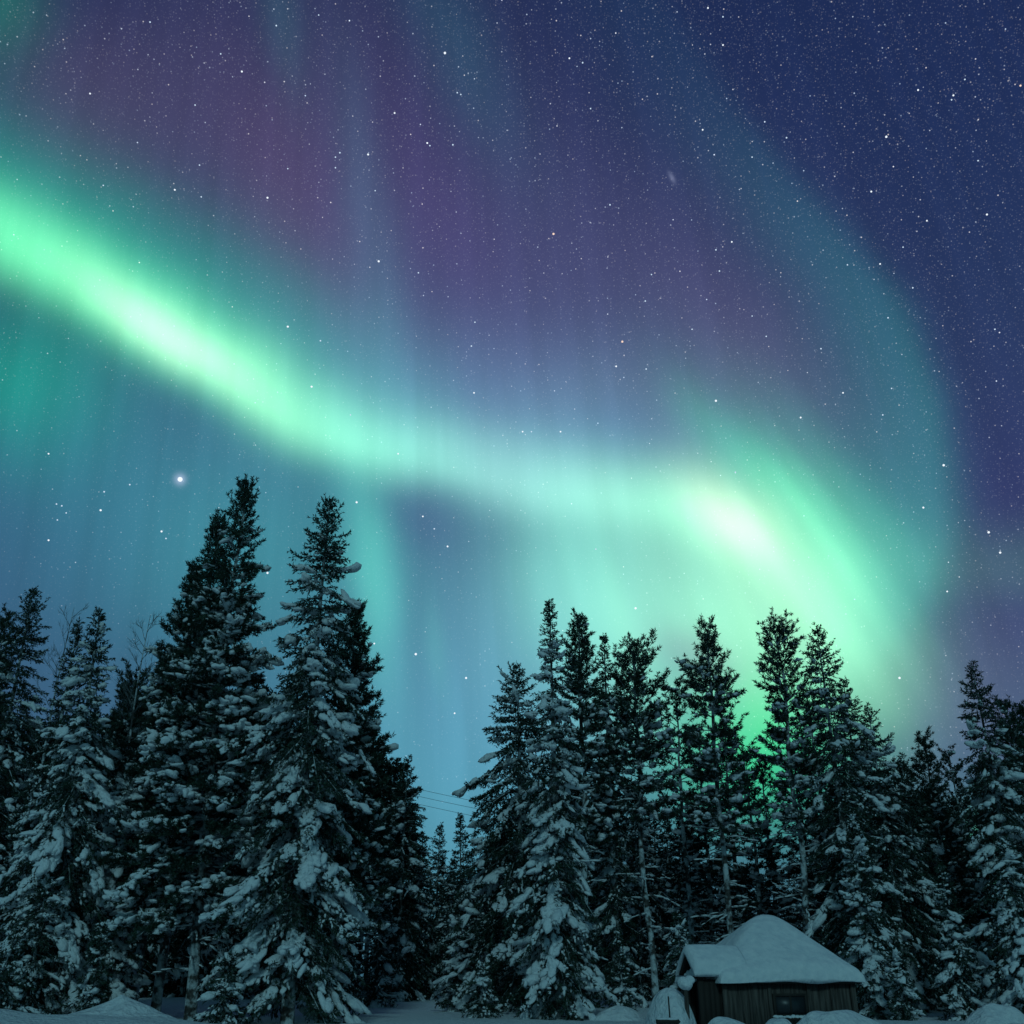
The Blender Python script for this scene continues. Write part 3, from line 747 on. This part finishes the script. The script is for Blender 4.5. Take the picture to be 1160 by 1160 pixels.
for sg, yy in ((-1, wy0), (1, wy1)):
    boards(wx0 + .07, wx1 - .07, lambda p, q_, o_: box(g, p, q_, yy + (sg * o_ if sg < 0 else -.06), yy + (.06 if sg < 0 else o_), -.1, 1.36))
for sg, xx in ((-1, wx0), (1, wx1)):
    boards(wy0 + .07, wy1 - .07, lambda p, q_, o_: box(g, xx + (-o_ if sg < 0 else -.06), xx + (.06 if sg < 0 else o_), p, q_, -.1, 1.36))
for xx in (wx0, wx1):
    for yy in (wy0, wy1): box(g, xx - .068, xx + .068, yy - .068, yy + .068, -.1, 1.37)
for xx in (-.72, .42, 1.12): box(g, xx - .05, xx + .05, wy0 - .06, wy0 - .024, -.1, 1.34)
g.build('wall', WOOD, hut)
# hip roof: boards, then the snow on it
AX_, RL = .02, .30                                            # ridge centre and half length
def roof_f(x, y, ex0, ex1, ey):
    a = np.minimum((x - ex0) / (AX_ - RL - ex0), (ex1 - x) / (ex1 - AX_ - RL)); b = (ey - np.abs(y)) / ey
    k = 14.0
    return -np.log(np.exp(-k * a) + np.exp(-k * b) + np.exp(-k * 1.0)) / k
def roof_grid(ex0, ex1, ey, n=61):
    u = np.linspace(0, 1, n); w_ = .5 - .5 * np.cos(np.pi * u); w_ = .5 * u + .5 * w_
    return np.meshgrid(ex0 + (ex1 - ex0) * w_, -ey + 2 * ey * w_)
gx_, gy_ = roof_grid(-2.12, 1.96, 1.70)
z1 = EZ + 1.42 * np.clip(roof_f(gx_, gy_, -2.12, 1.96, 1.70), 0, 1)
ro = slab_from(np.stack([gx_, gy_, z1 - .0], -1), np.stack([gx_, gy_, z1 - .06], -1)).build('roof', DARKWOOD, hut)
gx_, gy_ = roof_grid(-2.21, 2.06, 1.79)
f_ = np.clip(roof_f(gx_, gy_, -2.21, 2.06, 1.79), 0, 1)
ed = np.minimum.reduce([gx_ + 2.21, 2.06 - gx_, 1.79 - np.abs(gy_)])
rd = np.clip(ed / .16, 0, 1); th = .05 + .25 * np.sqrt(1 - (1 - rd) ** 2)
nzz = .055 * vnoise(gx_, gy_, .6, 31) + .016 * vnoise(gx_, gy_, .17, 32)
topz = EZ - .02 + 1.50 * f_ + th + nzz * rd + .06 * np.sin(gx_ * 1.3 + 1)
sag = .03 * vnoise(gx_ * 1.0, gy_, .4, 33) * (1 - rd)
slab_from(np.stack([gx_, gy_, topz], -1), np.stack([gx_, gy_, np.minimum(EZ + .008 + 1.42 * f_ + sag - .03 * (1 - rd), topz - .02)], -1)).build('snow_layer', SNOW_ROOF, ro)
# gabled porch on the left end
pcy, phw, px0, px1 = -.84, .50, -2.66, -1.3
g = Geo()
box(g, px0 + .05, -2.0, pcy + phw - .03, pcy + phw + .03, -.1, .05); box(g, px0 + .06, px0 + .1, pcy - phw, pcy + phw, -.1, .03)
for yy in (pcy - phw, pcy + phw):
    boards(px0 + .11, -2.05, lambda p, q_, o_: box(g, p, q_, yy - .03 - o_, yy + .03, .06, 1.35))
for yy in (pcy - phw, pcy + phw): box(g, px0 - .03, px0 + .11, yy - .075, yy + .075, -.1, 1.36)
po = g.build('porch', DARKWOOD, hut)
g = Geo()                                                     # triangular gable boarding
v = np.array([(px0 + .16, pcy - phw, 1.36), (px0 + .16, pcy + phw, 1.36), (px0 + .16, pcy, 1.96), (px0 + .21, pcy - phw, 1.36), (px0 + .21, pcy + phw, 1.36), (px0 + .21, pcy, 1.96)])
g.tris(v, np.array([(0, 2, 1), (3, 4, 5)])); g.quads(v, np.array([(0, 1, 4, 3), (1, 2, 5, 4), (2, 0, 3, 5)]))
g.build('gable_panel', WOOD, po)
g = Geo(); box(g, px0 - .05, px0 + .14, pcy - phw - .06, pcy + phw + .06, 1.365, 1.43); g.build('crossbeam', DARKWOOD, po)
g = Geo(); lumps(g, np.stack([np.full(6, px0 + .05), pcy + np.linspace(-.42, .42, 6), np.full(6, 1.47)], -1), np.tile((0, 1., 0), (6, 1)), np.full(6, .14), np.full(6, .10), np.array((.06, .10, .14, .15, .11, .06)), 2, np.random.default_rng(8), .3)
g.build('beam_snow', SNOW, po)
g = Geo()                                                     # door set back in the porch
box(g, px0 + .24, px0 + .29, pcy - .40, pcy + .40, .02, 1.31); dr = g.build('door', DARKWOOD, hut)
g = Geo(); tube(g, [(px0 + .20, pcy - .3, .8), (px0 + .20, pcy - .3, .95)], [.015, .015], 6); g.build('handle', METAL, dr)
g = Geo()
n = 21; yy = np.linspace(-phw - .16, phw + .16, n); xs_ = np.linspace(px0 - .12, px1, 18)
gy_, gx_ = np.meshgrid(yy, xs_)
rz_ = 2.08 - .88 * np.abs(gy_)
pr_ = slab_from(np.stack([gx_, gy_ + pcy, rz_], -1), np.stack([gx_, gy_ + pcy, rz_ - .05], -1)).build('porch_roof', DARKWOOD, hut)
yy = np.linspace(-phw - .24, phw + .24, 33); xs_ = np.linspace(px0 - .20, px1, 26); gy_, gx_ = np.meshgrid(yy, xs_)
ed = np.minimum(phw + .24 - np.abs(gy_), gx_ - px0 + .20); rd = np.clip(ed / .14, 0, 1)
tz = 2.09 - .88 * (np.sqrt(gy_ ** 2 + .03) - .08) + .03 + .20 * np.sqrt(1 - (1 - rd) ** 2) + .02 * vnoise(gx_, gy_, .3, 41)
bz = np.minimum(2.088 - .88 * np.abs(gy_) - .02 * (1 - rd), tz - .02)
slab_from(np.stack([gx_, gy_ + pcy, tz], -1), np.stack([gx_, gy_ + pcy, bz], -1)).build('snow_layer', SNOW_ROOF, pr_)
# window on the long wall, snow on its sill
wy = wy0 - .045; wc = -.15
g = Geo()
for a, b, c, d_ in ((wc - .5, wc - .43, .42, 1.0), (wc + .43, wc + .5, .42, 1.0), (wc - .43, wc + .43, .93, 1.0), (wc - .43, wc + .43, .42, .49), (wc - .025, wc + .025, .49, .93)): box(g, a, b, wy - .03, wy + .03, c, d_)
wf = g.build('window', DARKWOOD, hut)
g = Geo(); box(g, wc - .43, wc + .43, wy - .012, wy + .005, .49, .93); g.build('pane', GLASS, wf)
g = Geo(); box(g, wc - .56, wc + .56, wy - .13, wy + .03, .36, .415); g.build('sill', DARKWOOD, wf)
g = Geo(); rgs = np.random.default_rng(5)
lumps(g, np.stack([np.linspace(wc - .48, wc + .48, 9), np.full(9, wy - .07), np.full(9, .43)], -1), np.tile((1., 0, 0), (9, 1)), rgs.uniform(.08, .12, 9), np.full(9, .07), rgs.uniform(.03, .05, 9), 2, rgs, .3)
g.build('sill_snow', SNOW, wf)

# ------------------------------------------------------------------ snow heaps
def heap(px, top_py, Yw, hw, dp, label, sharp=2.0, seed=1, name='snow_mound', flat=1.0, rough=1.0):
    x, y, z = at(px, top_py, Yw); z0 = gh(x, y) - .12; H = z - z0
    n, m = 26, 48; g = Geo()
    rr = np.linspace(0, 1, n)[:, None]; an = np.arange(m)[None] * 2 * np.pi / m
    wob = 1 + .10 * np.sin(an * 2 + seed) + .07 * np.sin(an * 3 + seed * 2.1) + .04 * np.sin(an * 5 + seed * .7)
    X_ = rr * hw * wob * np.cos(an); Y_ = rr * dp * wob * np.sin(an)
    if sharp < 1.5: prof = (1 - rr) ** sharp * .75 + .25 * np.cos(rr * np.pi / 2)
    else: prof = np.clip(1 - rr ** sharp, 0, 1) ** (1 / flat)
    Z_ = H * prof + rough * (.10 * vnoise(X_ + seed * 9, Y_, .34, 51) + .05 * vnoise(X_, Y_ + seed, .15, 52)) * np.sin(np.pi * np.clip(rr, 0.02, 1)) ** .5 + 0 * an
    V_ = np.stack([X_ + 0 * Z_, Y_ + 0 * Z_, Z_], -1).reshape(-1, 3)
    i = np.arange(n - 1)[:, None] * m; j = np.arange(m)[None]; jn = (j + 1) % m
    g.quads(V_, np.stack([i + j, i + m + j, i + m + jn, i + jn], -1).reshape(-1, 4))
    o = g.build(name, SNOW_GROUND); o.location = (x, y, z0)
    return tag(o, label, 'snow mound')
heap(138, 1126, 29.0, 1.6, 1.3, "pointed cone of snow in front of the left trees", sharp=1.25, seed=2)
heap(758, 1119, 30.4, .66, .8, "tall dome of snow with a thin dark pole in front, left of the hut", sharp=2.2, seed=3, flat=1.4, rough=.35)
heap(822, 1152, 26.8, .75, .5, "small snow heap before the porch corner of the hut", sharp=2.4, seed=4)
heap(880, 1154, 26.6, .55, .45, "smallest snow heap before the middle of the hut wall", sharp=2.4, seed=5)
heap(950, 1145, 27.6, 1.35, .6, "wide flat-topped snow heap before the right half of the hut wall", sharp=2.4, seed=6, flat=1.2)
heap(1125, 1136, 33.0, 1.0, .8, "uneven snow mound near the lower right corner", sharp=2.0, seed=7)
heap(516, 1119, 44.0, .62, .5, "round snow-covered stump in the clearing of the gap", sharp=2.1, seed=9, flat=1.3)
heap(548, 1121, 44.5, .95, .7, "lumpy low snow mound touching the round stump mound on its right", sharp=2.2, seed=10)
heap(700, 1138, 36.0, 1.1, .7, "low snow drift among the trunks left of the snow dome", sharp=2.0, seed=11)
# thin pole before the dome
x, y, z = at(757, 1129, 28.9); z0 = gh(x, y) - .1
g = Geo(); tube(g, [(0, 0, 0), (.01, 0, (z - z0) * .5), (0, 0, z - z0)], [.022, .02, .018], 8); o = g.build('marker_pole', DARKWOOD); o.location = (x, y, z0); tag(o, "thin dark pole standing in front of the snow dome", 'pole')
x, y, z = at(756, 1155, 28.4)
e_ = empty('snowy_log', (x, y, z - .05), "short dark log lying in snow at the foot of the thin pole", 'log', rz=R(8))
g = Geo(); tube(g, [(-.28, 0, 0), (0, .01, .01), (.28, 0, 0)], [.06, .065, .06], 10); g.build('log', DARKWOOD, e_)
g = Geo(); lumps(g, np.array([(-.12, 0, .06), (.12, 0, .065)]), np.array([(1., 0, 0), (1., 0, 0)]), np.array([.18, .18]), np.array([.06, .06]), np.array([.03, .03]), 2, rgs, .2); g.build('snow_cap', SNOW, e_)
# post with a ball of snow by the porch
x, y, z = at(776, 1104, 29.9); z0 = gh(x, y) - .1
e_ = empty('fence_post', (x, y, z0), "post wearing a round ball of snow beside the hut porch", 'post')
g = Geo(); tube(g, [(0, 0, 0), (0, 0, z - z0 - .2)], [.06, .055], 8); g.build('post', WOOD, e_)
g = Geo(); lumps(g, np.array([(0, 0, z - z0 - .22), (.08, 0, z - z0 - .14)]), np.array([(1., 0, 0), (1., 0, 0)]), np.array([.21, .15]), np.array([.2, .15]), np.array([.17, .11]), 3, rgs, .22); g.build('snow_cap', SNOW, e_)

# ------------------------------------------------------------------ overhead wires across the gap
poles = []
YW = 78.0
for px, nm in ((345, "wooden power pole hidden among the trees left of the gap"), (700, "wooden power pole hidden among the trees right of the gap")):
    x, y, z = at(px, 864 if px < 500 else 938, YW); z0 = gh(x, y)
    e_ = empty('power_pole', (x, y, z0), nm, 'pole')
    g = Geo(); tube(g, [(0, 0, 0), (0, 0, z - z0 + .4)], [.14, .1], 10); g.build('pole', WOOD, e_)
    g = Geo(); box(g, -.06, .06, -.9, .9, z - z0 - .1, z - z0 + .05); g.build('crossarm', WOOD, e_)
    poles.append((x, z))
def wire(pa, pb, Yw, label):
    a = np.array(at(pa[0], pa[1], Yw)); b = np.array(at(pb[0], pb[1], Yw)); s = np.linspace(0, 1, 33)
    pts = a[None] * (1 - s)[:, None] + b[None] * s[:, None]; pts[:, 2] -= 4 * .35 * s * (1 - s)
    g = Geo(); tube(g, pts, np.full(33, .014), 5); o = g.build('power_line', METAL)
    tag(o, label, 'cable', 'overhead wires across the gap')
wire((345, 862), (700, 936), YW - .6, "uppermost of three thin wires crossing the sky gap")
wire((345, 870), (700, 944), YW, "middle one of three thin wires crossing the sky gap")
wire((345, 879), (700, 953), YW + .6, "lowest of three thin wires crossing the sky gap")

# ------------------------------------------------------------------ the stars one can pick out
def glow(name, col, e):
    m = bpy.data.materials.new(name); m.use_nodes = True; nt = m.node_tree; nt.nodes.clear()
    em = nt.nodes.new('ShaderNodeEmission'); em.inputs['Color'].default_value = (*col, 1); em.inputs['Strength'].default_value = e
    o_ = nt.nodes.new('ShaderNodeOutputMaterial'); nt.links.new(em.outputs[0], o_.inputs[0])
    try: m.cycles.emission_sampling = 'NONE'
    except Exception: pass
    return m
SG = {'w': glow("starlight_white", (.85, .93, 1), 1.1), 'b': glow("starlight_blue", (.65, .82, 1), .95), 'o': glow("starlight_orange", (1, .74, .60), 1.0)}
SR = 1500.0
def star_mesh(k):
    g = Geo(); v, f = ICO[1]; g.tris(v * 1.0, f); o = g.build('star', SG[k]); me = o.data; bpy.data.objects.remove(o); return me
SM = {k: star_mesh(k) for k in SG}
def star_at(px, py, rpx, k='w', name='star', label="bright pinprick star standing out in the night sky", group='bright stars of the night sky'):
    a, b = (px - 580) / FPX, (580 - py) / FPX
    d = np.array((a, cp - b * sp_, sp_ + b * cp)); L = np.linalg.norm(d); d = d / L
    o = bpy.data.objects.new(name, SM[k] if name == 'star' else BIG); COL.objects.link(o); o.location = d * SR + np.array((0, 0, CAM_Z))
    r = rpx / FPX * SR / L; o.scale = (r, r, r)
    return tag(o, label, 'star', group)
g = Geo(); g.tris(*ICO[3]); o = g.build('bright_planet', SG['w']); BIG = o.data; bpy.data.objects.remove(o)
star_at(204, 543, 2.7, 'w', 'bright_planet', "big white point of light left of the tallest trees, brightest in the sky", None)
STARS = """326,370,1.5 303,224,1.4 417,175,1.4 385,173,1.1 380,178,1.0 380,190,1.0 429,296,1.5 447,128,1.2 504,60,1.7 353,438,1.5 198,215,1.3 102,106,1.2 363,386,1.1 484,162,1.3 487,165,1.0 513,164,1.1
274,81,1.3 250,61,1.0 313,29,1.1 117,210,1.0 221,119,1.0 228,223,1.0 226,187,1.0 425,216,.9 518,105,1.0 522,107,1.0 537,445,1.2 534,392,1.1 451,514,1.2 404,569,1.5 474,309,1.0 538,365,1.0 397,470,1.0 55,514,1.2 326,191,.9 170,25,1.1 361,17,.9
627,265,1.6,o 705,387,1.6,o 811,454,1.6 907,473,1.3 1069,527,1.7 698,415,1.3 732,418,1.1 731,341,1.1 592,489,1.2 602,489,1.0 635,489,1.2 1004,155,1.6 987,217,1.3 829,274,1.2 997,299,1.2 784,373,1.0 852,358,.9 691,232,1.1 811,283,1.1 738,311,1.0 815,307,1.1 868,381,1.0 955,445,1.2 1080,108,1.3 645,66,1.2 660,71,1.1 819,51,1.2
1120,603,1.7 1133,626,1.6 1019,768,1.7 1073,670,1.2 720,689,1.7 1046,575,1.4 833,535,1.1 675,622,1.0 114,578,1.5 55,612,1.3 183,602,1.4 188,610,1.1 118,557,1.1 147,549,1.1 303,649,1.5 471,741,1.7 528,768,1.5 507,619,1.3 492,599,1.1 479,585,1.2 515,808,1.2 424,729,1.2 64,571,1.1 70,573,1.1 75,581,1.0 65,589,1.0
1156,97,1.4,o 1040,102,1.3 1093,90,1.1 1078,113,1.1 930,395,1.1 1006,360,1.1 1118,243,1.4 1050,250,1.2 1108,182,1.1 891,156,1.1 852,178,1.0 796,147,1.2 669,123,1.0 802,9,1.2 819,19,1.1 1127,373,1.1 1034,326,1.1 1023,280,1.0 960,300,1.0 1000,470,1.1 1010,440,1.0"""
for t_ in STARS.split():
    q_ = t_.split(',')
    star_at(float(q_[0]), float(q_[1]), float(q_[2]) * .86, q_[3] if len(q_) > 3 else ('w' if float(q_[2]) > 1.15 else 'b'))
